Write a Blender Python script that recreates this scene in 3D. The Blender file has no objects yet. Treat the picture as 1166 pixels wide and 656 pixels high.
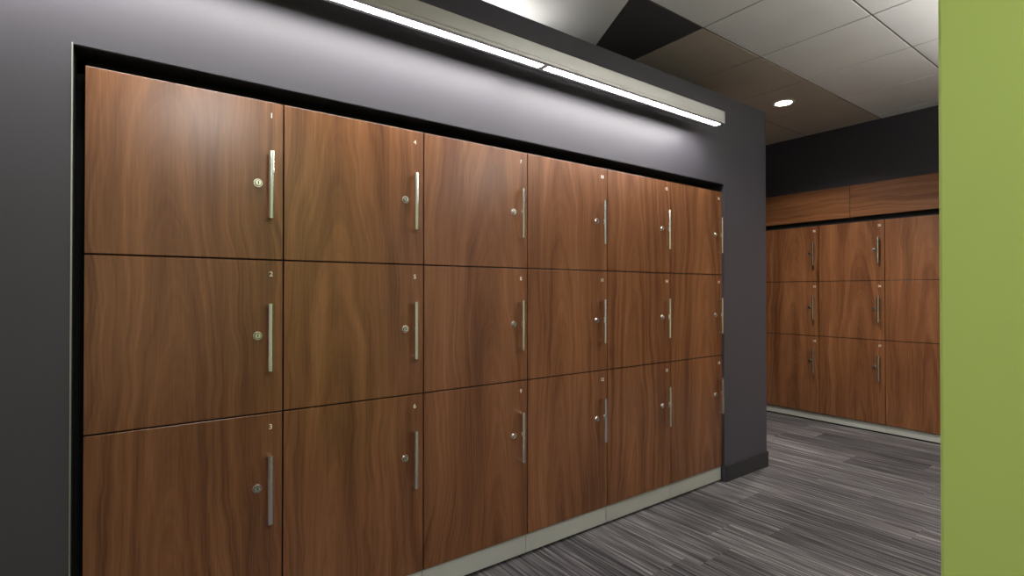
import bpy, bmesh, math, random
from mathutils import Vector, Matrix
random.seed(4)
D = 1.85
EYE = 0.648*D
sc = bpy.context.scene
try:
    sc.view_settings.view_transform = 'Standard'
    sc.view_settings.look = 'None'
except Exception: pass

# ------------------------------------------------------------ materials
def new_mat(name):
    m = bpy.data.materials.new(name); m.use_nodes = True
    nt = m.node_tree; b = nt.nodes['Principled BSDF']
    return m, nt, b
def N(nt, t, **kw):
    n = nt.nodes.new(t)
    for k, v in kw.items(): setattr(n, k, v)
    return n
def L(nt, a, b): nt.links.new(a, b)
def math_n(nt, op, a, b=None, c=None):
    n = N(nt, 'ShaderNodeMath', operation=op)
    for i, v in enumerate((a, b, c)):
        if v is None: continue
        if isinstance(v, (int, float)): n.inputs[i].default_value = v
        else: L(nt, v, n.inputs[i])
    return n.outputs[0]
def ramp(nt, fac, stops):
    r = N(nt, 'ShaderNodeValToRGB'); e = r.color_ramp.elements
    while len(e) < len(stops): e.new(0.5)
    for el, (p, c) in zip(e, stops):
        el.position = p; el.color = (*c, 1)
    L(nt, fac, r.inputs[0]); return r.outputs[0]

def paint(name, col, rough=0.6, bump=0.03, scale=250, var=0.04):
    m, nt, b = new_mat(name)
    tc = N(nt, 'ShaderNodeTexCoord')
    n1 = N(nt, 'ShaderNodeTexNoise'); n1.inputs['Scale'].default_value = 1.5
    L(nt, tc.outputs['Object'], n1.inputs['Vector'])
    c0 = tuple(x*(1-var) for x in col); c1 = tuple(x*(1+var) for x in col)
    L(nt, ramp(nt, n1.outputs['Fac'], [(0.3, c0), (0.7, c1)]), b.inputs['Base Color'])
    b.inputs['Roughness'].default_value = rough
    n2 = N(nt, 'ShaderNodeTexNoise'); n2.inputs['Scale'].default_value = scale
    L(nt, tc.outputs['Object'], n2.inputs['Vector'])
    bp = N(nt, 'ShaderNodeBump'); bp.inputs['Strength'].default_value = bump
    bp.inputs['Distance'].default_value = 0.002
    L(nt, n2.outputs['Fac'], bp.inputs['Height']); L(nt, bp.outputs[0], b.inputs['Normal'])
    return m
def metal(name, col, rough=0.2, brushed=False):
    m, nt, b = new_mat(name)
    b.inputs['Metallic'].default_value = 1; b.inputs['Base Color'].default_value = (*col, 1)
    tc = N(nt, 'ShaderNodeTexCoord'); mp = N(nt, 'ShaderNodeMapping')
    mp.inputs['Scale'].default_value = (2, 2, 300) if brushed else (40, 40, 40)
    L(nt, tc.outputs['Object'], mp.inputs[0])
    n = N(nt, 'ShaderNodeTexNoise'); n.inputs['Scale'].default_value = 1
    L(nt, mp.outputs[0], n.inputs['Vector'])
    r = N(nt, 'ShaderNodeMapRange')
    r.inputs['To Min'].default_value = rough*0.8; r.inputs['To Max'].default_value = rough*1.25
    L(nt, n.outputs['Fac'], r.inputs['Value']); L(nt, r.outputs[0], b.inputs['Roughness'])
    return m
def emit(name, col, st):
    m, nt, b = new_mat(name)
    b.inputs['Base Color'].default_value = (0.9, 0.9, 0.9, 1)
    b.inputs['Emission Color'].default_value = (*col, 1)
    b.inputs['Emission Strength'].default_value = st
    return m

def wood(name, horizontal=False):
    m, nt, b = new_mat(name)
    tc = N(nt, 'ShaderNodeTexCoord'); oi = N(nt, 'ShaderNodeObjectInfo')
    sep = N(nt, 'ShaderNodeSeparateXYZ'); L(nt, tc.outputs['Object'], sep.inputs[0])
    sc_ = N(nt, 'ShaderNodeSeparateColor'); L(nt, oi.outputs['Color'], sc_.inputs[0])
    if horizontal: U, V = sep.outputs['Z'], sep.outputs['X']
    else: U, V = sep.outputs['X'], sep.outputs['Z']
    u = U if horizontal else math_n(nt, 'SUBTRACT', U, math_n(nt, 'MULTIPLY', sc_.outputs[0], 10.0))
    seed = math_n(nt, 'MULTIPLY', sc_.outputs[1], 40.0)
    v = math_n(nt, 'ADD', V, math_n(nt, 'MULTIPLY', sc_.outputs[2], 2.0))
    cw = N(nt, 'ShaderNodeCombineXYZ')
    L(nt, math_n(nt, 'MULTIPLY', u, 2.4), cw.inputs[0]); L(nt, math_n(nt, 'MULTIPLY', v, 1.2), cw.inputs[2]); L(nt, seed, cw.inputs[1])
    nw = N(nt, 'ShaderNodeTexNoise'); nw.inputs['Scale'].default_value = 1.2; nw.inputs['Detail'].default_value = 3
    L(nt, cw.outputs[0], nw.inputs['Vector'])
    warp = math_n(nt, 'MULTIPLY', math_n(nt, 'SUBTRACT', nw.outputs['Fac'], 0.5), 0.17)
    u2 = math_n(nt, 'ADD', u, warp)
    v2 = math_n(nt, 'MULTIPLY', math_n(nt, 'ADD', v, 0.2), 0.055)
    r2 = math_n(nt, 'ADD', math_n(nt, 'MULTIPLY', u2, u2), math_n(nt, 'MULTIPLY', v2, v2))
    r = math_n(nt, 'SQRT', r2)
    cr = N(nt, 'ShaderNodeCombineXYZ')
    L(nt, math_n(nt, 'MULTIPLY', r, 56.0), cr.inputs[0]); L(nt, seed, cr.inputs[1])
    L(nt, math_n(nt, 'MULTIPLY', v, 0.5), cr.inputs[2])
    nr = N(nt, 'ShaderNodeTexNoise'); nr.inputs['Scale'].default_value = 1.0; nr.inputs['Detail'].default_value = 5; nr.inputs['Roughness'].default_value = 0.68
    L(nt, cr.outputs[0], nr.inputs['Vector'])
    cf = N(nt, 'ShaderNodeCombineXYZ')
    L(nt, math_n(nt, 'MULTIPLY', u, 260.0), cf.inputs[0]); L(nt, math_n(nt, 'MULTIPLY', v, 7.0), cf.inputs[2]); L(nt, seed, cf.inputs[1])
    nf = N(nt, 'ShaderNodeTexNoise'); nf.inputs['Scale'].default_value = 1.0; nf.inputs['Detail'].default_value = 3
    L(nt, cf.outputs[0], nf.inputs['Vector'])
    cb = N(nt, 'ShaderNodeCombineXYZ')
    L(nt, math_n(nt, 'MULTIPLY', u, 9.0), cb.inputs[0]); L(nt, math_n(nt, 'MULTIPLY', v, 0.8), cb.inputs[2]); L(nt, math_n(nt, 'ADD', seed, 7.3), cb.inputs[1])
    nb = N(nt, 'ShaderNodeTexNoise'); nb.inputs['Scale'].default_value = 1.0
    L(nt, cb.outputs[0], nb.inputs['Vector'])
    t = math_n(nt, 'ADD', math_n(nt, 'MULTIPLY', nr.outputs['Fac'], 0.46),
               math_n(nt, 'ADD', math_n(nt, 'MULTIPLY', nf.outputs['Fac'], 0.18), math_n(nt, 'MULTIPLY', nb.outputs['Fac'], 0.36)))
    col = ramp(nt, t, [(0.34, (0.078, 0.029, 0.013)), (0.45, (0.158, 0.062, 0.026)),
                       (0.54, (0.220, 0.091, 0.038)), (0.67, (0.31, 0.142, 0.062))])
    L(nt, col, b.inputs['Base Color'])
    b.inputs['Roughness'].default_value = 0.26
    b.inputs['Specular IOR Level'].default_value = 0.6
    return m

def carpet():
    m, nt, b = new_mat('striped_carpet')
    g = N(nt, 'ShaderNodeTexCoord'); sep = N(nt, 'ShaderNodeSeparateXYZ'); L(nt, g.outputs['Object'], sep.inputs[0])
    X, Y = sep.outputs[0], sep.outputs[1]
    pw, pl = 0.25, 1.0
    pi = math_n(nt, 'FLOOR', math_n(nt, 'DIVIDE', X, pw))
    w1 = N(nt, 'ShaderNodeTexWhiteNoise', noise_dimensions='1D'); L(nt, pi, w1.inputs['W'])
    pj = math_n(nt, 'FLOOR', math_n(nt, 'ADD', math_n(nt, 'DIVIDE', Y, pl), w1.outputs['Value']))
    pc = N(nt, 'ShaderNodeCombineXYZ'); L(nt, pi, pc.inputs[0]); L(nt, pj, pc.inputs[1])
    w2 = N(nt, 'ShaderNodeTexWhiteNoise', noise_dimensions='3D'); L(nt, pc.outputs[0], w2.inputs['Vector'])
    seed = math_n(nt, 'MULTIPLY', w2.outputs['Value'], 60.0)
    def stripes(fx, fy, off):
        c = N(nt, 'ShaderNodeCombineXYZ')
        L(nt, math_n(nt, 'MULTIPLY', X, fx), c.inputs[0]); L(nt, math_n(nt, 'MULTIPLY', Y, fy), c.inputs[1])
        L(nt, math_n(nt, 'ADD', seed, off), c.inputs[2])
        n = N(nt, 'ShaderNodeTexNoise'); n.inputs['Scale'].default_value = 1; n.inputs['Detail'].default_value = 2
        L(nt, c.outputs[0], n.inputs['Vector']); return n.outputs['Fac']
    s1 = stripes(80, 1.8, 0); s2 = stripes(200, 5.0, 11.0)
    ns = N(nt, 'ShaderNodeTexNoise'); ns.inputs['Scale'].default_value = 240
    L(nt, g.outputs['Object'], ns.inputs['Vector'])
    t = math_n(nt, 'ADD', math_n(nt, 'MULTIPLY', s1, 0.50), math_n(nt, 'MULTIPLY', s2, 0.33))
    t = math_n(nt, 'ADD', t, math_n(nt, 'MULTIPLY', ns.outputs['Fac'], 0.17))
    t = math_n(nt, 'ADD', t, math_n(nt, 'MULTIPLY', math_n(nt, 'SUBTRACT', w2.outputs['Value'], 0.5), 0.10))
    col = ramp(nt, t, [(0.37, (0.036, 0.033, 0.037)), (0.48, (0.088, 0.082, 0.087)), (0.56, (0.155, 0.146, 0.152)), (0.67, (0.34, 0.325, 0.33))])
    L(nt, col, b.inputs['Base Color']); b.inputs['Roughness'].default_value = 0.95
    b.inputs['Specular IOR Level'].default_value = 0.1
    bp = N(nt, 'ShaderNodeBump'); bp.inputs['Strength'].default_value = 0.5; bp.inputs['Distance'].default_value = 0.003
    L(nt, ns.outputs['Fac'], bp.inputs['Height']); L(nt, bp.outputs[0], b.inputs['Normal'])
    return m

M_wood = wood('walnut_veneer'); M_woodh = wood('walnut_veneer_horizontal', True)
M_grey = paint('charcoal_wall_paint', (0.062, 0.058, 0.073), 0.48)
M_dark = paint('dark_wall_paint', (0.040, 0.036, 0.047), 0.6)
M_green = paint('green_wall_paint', (0.62, 0.80, 0.205), 0.6)
M_white = paint('white_paint', (0.78, 0.77, 0.75), 0.7)
M_tile = paint('ceiling_tile', (0.86, 0.86, 0.85), 0.85, 0.3, 120)
M_tile_shaded = paint('ceiling_tile_shaded', (0.52, 0.45, 0.38), 0.85, 0.3, 120)  # shade on the tiles beyond the light bar, put into their colour
M_dark_panel = paint('dark_ceiling_panel', (0.060, 0.057, 0.060), 0.8)
M_grid = paint('ceiling_grid', (0.16, 0.15, 0.14), 0.6)
M_black = paint('black_laminate', (0.004, 0.004, 0.005), 0.85)
M_carc = paint('carcass_edge', (0.010, 0.008, 0.007), 0.6)
M_base = paint('rubber_baseboard', (0.028, 0.027, 0.032), 0.5)
M_chrome = metal('chrome', (0.97, 0.97, 0.97), 0.17)
M_nickel = metal('nickel', (0.90, 0.87, 0.83), 0.26)
M_alu = metal('brushed_aluminium', (0.58, 0.58, 0.54), 0.38, True)
M_kick = paint('aluminium_toe_kick', (0.50, 0.51, 0.48), 0.35)
M_carpet = carpet()
M_num = paint('number_label', (0.85, 0.80, 0.70), 0.5)
M_lens = emit('luminaire_lens', (1.0, 0.97, 0.93), 76)
M_fill_up = emit('fill_uplight_lens', (1.0, 0.98, 0.95), 14)
M_fill_pdn = emit('fill_pendant_down_lens', (1.0, 0.98, 0.95), 8)
M_fill_pend = emit('fill_pendant_lens', (1.0, 0.98, 0.95), 58)
M_can = emit('downlight_lens', (1.0, 0.9, 0.75), 14)
M_fill_troff = emit('fill_troffer_lens', (1.0, 0.97, 0.93), 3)

# ------------------------------------------------------------ mesh helpers
def mesh_obj(name, bm, mat, parent=None, smooth=False):
    me = bpy.data.meshes.new(name); bm.normal_update(); bm.to_mesh(me); bm.free()
    ob = bpy.data.objects.new(name, me); sc.collection.objects.link(ob)
    for mm in (mat if isinstance(mat, (list, tuple)) else [mat]): me.materials.append(mm)
    if smooth:
        for p in me.polygons: p.use_smooth = True
    if parent: ob.parent = parent
    return ob
def add_box(bm, x0, x1, y0, y1, z0, z1, bevel=0, mi=0, seg=1):
    r = bmesh.ops.create_cube(bm, size=1)
    for v in r['verts']:
        v.co = Vector((x0+(v.co.x+.5)*(x1-x0), y0+(v.co.y+.5)*(y1-y0), z0+(v.co.z+.5)*(z1-z0)))
    fs = set(f for v in r['verts'] for f in v.link_faces)
    for f in fs: f.material_index = mi
    if bevel:
        es = list(set(e for f in fs for e in f.edges))
        bmesh.ops.bevel(bm, geom=es, offset=bevel, segments=seg, affect='EDGES', profile=0.5, material=mi)
def add_cyl(bm, c, r, depth, axis='Y', seg=24, mi=0, r2=None):
    rot = {'Y': Matrix.Rotation(math.pi/2, 4, 'X'), 'Z': Matrix.Identity(4), 'X': Matrix.Rotation(math.pi/2, 4, 'Y')}[axis]
    q = bmesh.ops.create_cone(bm, cap_ends=True, segments=seg, radius1=r, radius2=r if r2 is None else r2, depth=depth, matrix=Matrix.Translation(c) @ rot)
    for f in set(f for v in q['verts'] for f in v.link_faces): f.material_index = mi
def box(name, x0, x1, y0, y1, z0, z1, mat, bevel=0, parent=None, seg=1):
    bm = bmesh.new(); add_box(bm, x0, x1, y0, y1, z0, z1, bevel, 0, seg)
    return mesh_obj(name, bm, mat, parent)
def empty(name, loc=(0, 0, 0), rz=0):
    e = bpy.data.objects.new(name, None); e.location = loc; e.rotation_euler = (0, 0, rz)
    e.empty_display_size = 0.1; sc.collection.objects.link(e); return e

# ------------------------------------------------------------ key dimensions
H = lambda k: EYE + k*D
CEIL = H(0.80)
X0, X1 = -2.6, 2.775*D          # room
Y0, Y1 = -1.6*D, 2.05*D
WF = 0.993*D                     # locker wall front plane
WB = 1.36*D
OPL = -0.081*WF                  # opening
OPT = H(0.366)
OR2 = 1.6145*D
WTOP = H(0.669)
WR = 1.888*D
COLW = 0.28*D

# ------------------------------------------------------------ shell
box('floor', X0-.1, X1+.1, Y0-.1, Y1+.1, -0.1, 0, M_carpet)
box('wall_back', X1, X1+.1, Y0-.1, Y1+.1, 0, CEIL+.1, M_dark)
box('wall_left', X0-.1, X1, Y1, Y1+.1, 0, CEIL+.1, M_dark)
box('wall_right', X0-.1, X1, Y0-.1, Y0, 0, CEIL+.1, M_white)
box('wall_front', X0-.1, X0, Y0, Y1, 0, CEIL+.1, M_white)

bm = bmesh.new()
add_box(bm, X0+.001, OPL, WF, WB, 0, WTOP)
add_box(bm, OR2, WR, WF, WB, 0, WTOP)
add_box(bm, OPL, OR2, WF, WB, OPT, WTOP)
add_box(bm, OPL, OR2, WB-.02, WB, 0, OPT)
bmesh.ops.remove_doubles(bm, verts=bm.verts, dist=1e-5)
mesh_obj('wall_locker_surround', bm, M_grey)
bm = bmesh.new()
add_box(bm, OPL-.001, OPL+.002, WF-.002, WF+.012, 0, OPT+.003)
mesh_obj('trim_1', bm, M_alu)
# black lining of the shadow gap around the locker bank (set well back)
bm = bmesh.new()
add_box(bm, OPL+.003, -0.067*D-.001, D+.09, D+.11, 0, OPT-.005)
add_box(bm, OPL+.003, OR2-.003, D+.09, D+.11, H(.341)+.001, OPT-.005)
add_box(bm, OPL+.003, OR2-.003, WF+.002, D+.12, OPT-.004, OPT-.0005)
add_box(bm, OPL+.0005, OPL+.003, WF+.013, D+.12, 0, OPT-.005)
mesh_obj('trim_2', bm, M_black)
bm = bmesh.new()
add_box(bm, OR2, WR+.009, WF-.009, WF-.0005, 0, 0.105, 0.002)
add_box(bm, WR+.0005, WR+.009, WF-.009, WB, 0, 0.105, 0.002)
mesh_obj('baseboard_pier', bm, M_base)
box('baseboard_left', X0+.01, OPL-.002, WF-.009, WF-.0005, 0, 0.105, M_base, 0.002)

bm = bmesh.new(); add_box(bm, 0.60*D, 0.74*D, Y0, 0.1535*D, 0, CEIL, 0.005, 0, 2)
mesh_obj('wall_green', bm, M_green)

# ------------------------------------------------------------ ceiling
T = 0.33*D
gx0, gy0 = 1.384*D, 0.919*D
nx0 = math.floor((X0-gx0)/T); nx1 = math.ceil((X1-gx0)/T)
ny0 = math.floor((Y0-gy0)/T); ny1 = math.ceil((Y1-gy0)/T)
bm = bmesh.new()
def clampbox(ax, bx, ay, by, z0, z1, mi, bev=0):
    ax, bx = max(ax, X0), min(bx, X1); ay, by = max(ay, Y0), min(by, Y1)
    if bx-ax > .01 and by-ay > .01: add_box(bm, ax, bx, ay, by, z0, z1, bev, mi)
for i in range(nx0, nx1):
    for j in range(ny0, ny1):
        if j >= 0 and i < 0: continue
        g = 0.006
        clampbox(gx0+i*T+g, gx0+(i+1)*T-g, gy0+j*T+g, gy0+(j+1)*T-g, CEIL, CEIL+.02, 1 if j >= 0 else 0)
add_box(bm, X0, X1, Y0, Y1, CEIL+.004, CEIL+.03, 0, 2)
add_box(bm, X0, gx0-.005, gy0+.005, Y1, CEIL-.0005, CEIL+.01, 0, 3)  # flat dark panel in the ceiling above the lockers
def prism(pts, z0, z1, mi):
    lo = [bm.verts.new((x, y, z0)) for x, y in pts]; hi = [bm.verts.new((x, y, z1)) for x, y in pts]
    fs = [bm.faces.new(lo[::-1]), bm.faces.new(hi)]
    n = len(pts)
    for k in range(n): fs.append(bm.faces.new((lo[k], lo[(k+1) % n], hi[(k+1) % n], hi[k])))
    for f in fs: f.material_index = mi
prism([(X0, 0.93*D), (1.075*D, 0.93*D), (1.60*D, 2.04*D), (X0, 2.04*D)], CEIL-.004, CEIL+.005, 4)
bmesh.ops.recalc_face_normals(bm, faces=bm.faces)
mesh_obj('ceiling', bm, [M_tile, M_tile_shaded, M_grid, M_dark_panel, M_white])

# ------------------------------------------------------------ locker banks
def make_handle(bm, x, zc, ln):
    w, t, so = 0.0075, 0.011, 0.035
    prof = []
    for k in range(9):
        a = math.pi*k/8
        prof.append((x - w*math.cos(a), -so + .004 - .004*math.sin(a)))
    prof = [(x-w, -so+t)] + prof + [(x+w, -so+t)]
    lo = [bm.verts.new((p[0], p[1], zc-ln/2)) for p in prof]; hi = [bm.verts.new((p[0], p[1], zc+ln/2)) for p in prof]
    fs = [bm.faces.new(lo[::-1]), bm.faces.new(hi)]
    n = len(prof)
    for k in range(n): fs.append(bm.faces.new((lo[k], lo[(k+1) % n], hi[(k+1) % n], hi[k])))
    bmesh.ops.recalc_face_normals(bm, faces=fs)
    for s in (-1, 1):
        ze = zc + s*ln/2
        a, b = (ze-0.012, ze-.0005) if s > 0 else (ze+.0005, ze+0.012)
        add_box(bm, x-w+.0005, x+w-.0005, -so+.008, -.0005, a, b, 0.0015)
def make_lock(bm, x, z):
    add_cyl(bm, (x, -.002, z), 0.0135, 0.004, 'Y', 28, 0)
    add_cyl(bm, (x, -.005, z), 0.0125, 0.004, 'Y', 28, 0, r2=0.0105) 
    add_cyl(bm, (x, -.0078, z), 0.0085, 0.003, 'Y', 24, 0)
    add_cyl(bm, (x, -.0071, z), 0.0100, 0.0005, 'Y', 24, 1)
    add_box(bm, x-.0015, x+.0015, -.0098, -.009, z-.005, z+.005, 0, 1)

def bank(ncol, loc, rz, tops, start_no):
    e = empty('locker_bank', loc, rz)
    top, d1, d2, bot = tops
    W = ncol*COLW
    g = 0.0024
    bm = bmesh.new()
    add_box(bm, 0.002, W-.002, 0.0215, 0.44, bot, top-.002)
    mesh_obj('carcass', bm, M_carc, e)
    bm = bmesh.new()
    for c in range(ncol):
        add_box(bm, c*COLW+.001, (c+1)*COLW-.001, 0.012, 0.0295, 0.012, bot-.004, 0.001)
    mesh_obj('toe_kick', bm, M_kick, e)
    bm = bmesh.new(); add_box(bm, 0, W, 0.03, 0.40, 0.0, bot-.001)
    mesh_obj('plinth', bm, M_black, e)
    bh, bl = bmesh.new(), bmesh.new()
    rows = [(top, d1, None), (d1, d2, None), (d2, bot, None)]
    offs = [(top-H(.189)), (d1-H(-.081)), (d2-H(-.35))]
    no = start_no
    for c in range(ncol):
        colr = (((c+0.5)*COLW + random.uniform(-.10, .10))/10, random.random(), random.random(), 1)
        for r, (zt, zb, _) in enumerate(rows):
            bm = bmesh.new()
            add_box(bm, c*COLW+g, (c+1)*COLW-g, 0, 0.019, zb+g, zt-g, 0.0012, 0, 2)
            o = mesh_obj(f'door_{c+1}_{r+1}', bm, M_wood, e); o.color = colr
            hx = (c+1)*COLW - 0.0235*D
            zc = zt - offs[r]
            make_handle(bh, hx, zc, 0.119*D)
            make_lock(bl, (c+1)*COLW - 0.0425*D, zc + .003*D)
            cu = bpy.data.curves.new(f'number_{no}', 'FONT'); cu.body = str(no); cu.size = 0.023
            cu.align_x = 'CENTER'; cu.extrude = 0.0003; cu.offset = 0.0003; cu.materials.append(M_num)
            t = bpy.data.objects.new(f'number_{no}', cu); sc.collection.objects.link(t); t.parent = e
            t.location = ((c+1)*COLW-0.0205*D, -0.0008, zt-0.026*D-.006); t.rotation_euler = (math.pi/2, 0, 0)
            no += 1
    mesh_obj('handles', bh, M_chrome, e); mesh_obj('locks', bl, [M_nickel, M_black], e)
    return e
bank(6, (-0.067*D, D, 0), 0, (H(.341), H(.0565), H(-.2166), H(-.594)), 1)
FX = 2.74*D
NB = 8
e2 = bank(NB, (FX, 1.735*D, 0), -math.pi/2, (H(.328), H(.050), H(-.2225), H(-.606)), 19)
# the far bank is only 6 cm deep in front of the structural wall niche
for ch in e2.children:
    if ch.name.startswith(('carcass', 'plinth')):
        for v in ch.data.vertices:
            if v.co.y > 0.06: v.co.y = 0.06

def yl(n): return 1.735*D - n
edges = [0, yl(1.595*D), yl(1.035*D), yl(0.475*D), NB*COLW]
for k in range(4):
    bmx = bmesh.new()
    add_box(bmx, edges[k]+.0025, edges[k+1]-.0025, -0.004, 0.055, H(.352), H(.504), 0.002)
    o = mesh_obj(f'fascia_{k+1}', bmx, M_woodh, e2); o.color = (0, random.random(), random.random(), 1)
bmx = bmesh.new(); add_box(bmx, 0, NB*COLW, 0.035, 0.06, H(.3265), H(.500))
mesh_obj('fascia_gap', bmx, M_black, e2)

# ------------------------------------------------------------ linear wall light
fe = empty('linear_wall_light')
fy0, fy1 = 0.898*D, 0.937*D
fz = H(0.519); fz1 = fz + 0.038*D
fx1 = 1.468*D; fx0 = -0.62*D
ly0, ly1 = fy0+.020, fy1-.016
bm = bmesh.new()
add_box(bm, fx0, fx1, fy0, fy1, fz+.012, fz1, 0.002)
add_box(bm, fx0, fx1, fy0, ly0, fz, fz+.013, 0.001)
add_box(bm, fx0, fx1, ly1, fy1, fz, fz+.013, 0.001)
add_box(bm, fx1-.012, fx1+.002, fy0, fy1, fz, fz1, 0.002)
gap = 0.757*D
add_box(bm, gap-.014, gap+.014, fy0+.002, fy1-.002, fz+.0005, fz+.014)
mesh_obj('housing', bm, M_alu, fe)
bm = bmesh.new()
add_box(bm, fx0+.01, gap-.0155, ly0+.0005, ly1-.0005, fz+.002, fz+.0118)
add_box(bm, gap+.0155, fx1-.013, ly0+.0005, ly1-.0005, fz+.002, fz+.0118)
mesh_obj('lens', bm, M_lens, fe)
bm = bmesh.new()
for bx in (1.235*D, 0.62*D, 0.0*D):
    add_box(bm, bx-.02, bx+.02, fy1-.002, WF-.0005, fz1-.012, fz1-.004, .001)
    add_box(bm, bx-.02, bx+.02, WF-.006, WF-.0003, fz1-.012, fz1+.04, .001)
    add_cyl(bm, (bx, fy1-.03, fz1+.006), 0.022, 0.014, 'Z', 28, r2=0.018)
mesh_obj('mounts', bm, M_alu, fe)

# ------------------------------------------------------------ hanging light added in the aisle, out of view, to brighten the ceiling
def fill_pendant(x0, x1, y, h=H(.60), up=True, w=.035):
    e = empty('fill_pendant_light')
    bm = bmesh.new()
    add_box(bm, x0, x1, y-w, y+w, h, h+.045, 0.002)
    for xx in (x0+.15, x1-.15):
        add_cyl(bm, (xx, y, (h+.045+CEIL)/2), .002, CEIL-h-.045, 'Z', 8)
        add_cyl(bm, (xx, y, CEIL-.008), .03, .015, 'Z', 24)
    mesh_obj('housing', bm, M_alu, e)
    bm = bmesh.new(); add_box(bm, x0+.01, x1-.01, y-w+.006, y+w-.006, h+.0455, h+.048)
    mesh_obj('fill_uplight_lens', bm, M_fill_pend, e)
    bm = bmesh.new(); add_box(bm, x0+.01, x1-.01, y-w+.006, y+w-.006, h-.003, h-.0005)
    mesh_obj('downlight_lens', bm, M_fill_pdn, e)
fill_pendant(0.95*D, 2.25*D, 0.17*D)

# unseen strip added on top of the locker block to light the ceiling
ce = empty('fill_cove_light')
box('housing', -0.3*D, 0.95*D, 1.16*D, 1.20*D, WTOP, WTOP+.03, M_alu, .002, ce)
box('lens', -0.3*D+.01, 0.95*D-.01, 1.165*D, 1.195*D, WTOP+.0305, WTOP+.034, M_fill_up, 0, ce)

# ------------------------------------------------------------ downlights
def downlight(x, y, w=18):
    e = empty('recessed_downlight', (x, y, CEIL))
    bm = bmesh.new()
    ring = []
    for rr, z in ((0.078, -.0005), (0.076, -.005), (0.062, -.006), (0.058, -.002)):
        ring.append([bm.verts.new((rr*math.cos(a*math.tau/40), rr*math.sin(a*math.tau/40), z)) for a in range(40)])
    for k in range(3):
        for a in range(40):
            bm.faces.new((ring[k][a], ring[k][(a+1) % 40], ring[k+1][(a+1) % 40], ring[k+1][a]))
    mesh_obj('trim_ring', bm, M_white, e)
    bm = bmesh.new(); add_cyl(bm, (0, 0, -.003), 0.058, 0.003, 'Z', 40)
    mesh_obj('lens', bm, M_can, e)
    l = bpy.data.lights.new('lamp', 'SPOT'); l.energy = w; l.spot_size = math.radians(140); l.spot_blend = 0.9
    l.shadow_soft_size = 0.05; l.color = (1, .92, .82)
    lo = bpy.data.objects.new('lamp', l); sc.collection.objects.link(lo); lo.parent = e; lo.location = (0, 0, -.02)
cx = lambda i: gx0+(i+.5)*T
cy = lambda j: gy0+(j+.5)*T
downlight(cx(2), cy(0), 140)
downlight(cx(2), cy(-3), 140)  # out of view, added to light the far lockers
downlight(cx(0), cy(-3), 50)  # another unseen one, added as fill in the aisle

def add_fill_troffer(i, j, w=30):  # ceiling panels added out of view as fill light
    e = empty('fill_troffer', (cx(i), cy(j), CEIL))
    h = T/2-.006
    bm = bmesh.new()
    add_box(bm, -h, h, -h, -h+.03, -.008, -.0005); add_box(bm, -h, h, h-.03, h, -.008, -.0005)
    add_box(bm, -h, -h+.03, -h+.03, h-.03, -.008, -.0005); add_box(bm, h-.03, h, -h+.03, h-.03, -.008, -.0005)
    mesh_obj('frame', bm, M_white, e)
    box('lens', -h+.03, h-.03, -h+.03, h-.03, -.005, -.001, M_fill_troff, 0, e)
    l = bpy.data.lights.new('lamp', 'AREA'); l.energy = w; l.size = T*.85; l.color = (1, .97, .93)
    lo = bpy.data.objects.new('lamp', l); sc.collection.objects.link(lo); lo.parent = e; lo.location = (0, 0, -.012)
add_fill_troffer(-4, -5, 34); add_fill_troffer(1, -6, 18)

w = bpy.data.worlds.new('World'); sc.world = w; w.use_nodes = True
w.node_tree.nodes['Background'].inputs[0].default_value = (0.05, 0.05, 0.055, 1)

# ------------------------------------------------------------ camera
cam = bpy.data.cameras.new('camera'); co = bpy.data.objects.new('camera', cam); sc.collection.objects.link(co)
cam.sensor_width = 36; cam.lens = 586/1166*36; cam.clip_start = 0.02
co.location = (0, 0, EYE)
heading = math.atan2(807, 586)
co.rotation_euler = (math.pi/2 + math.atan(4/586), 0, heading - math.pi/2)
sc.camera = co
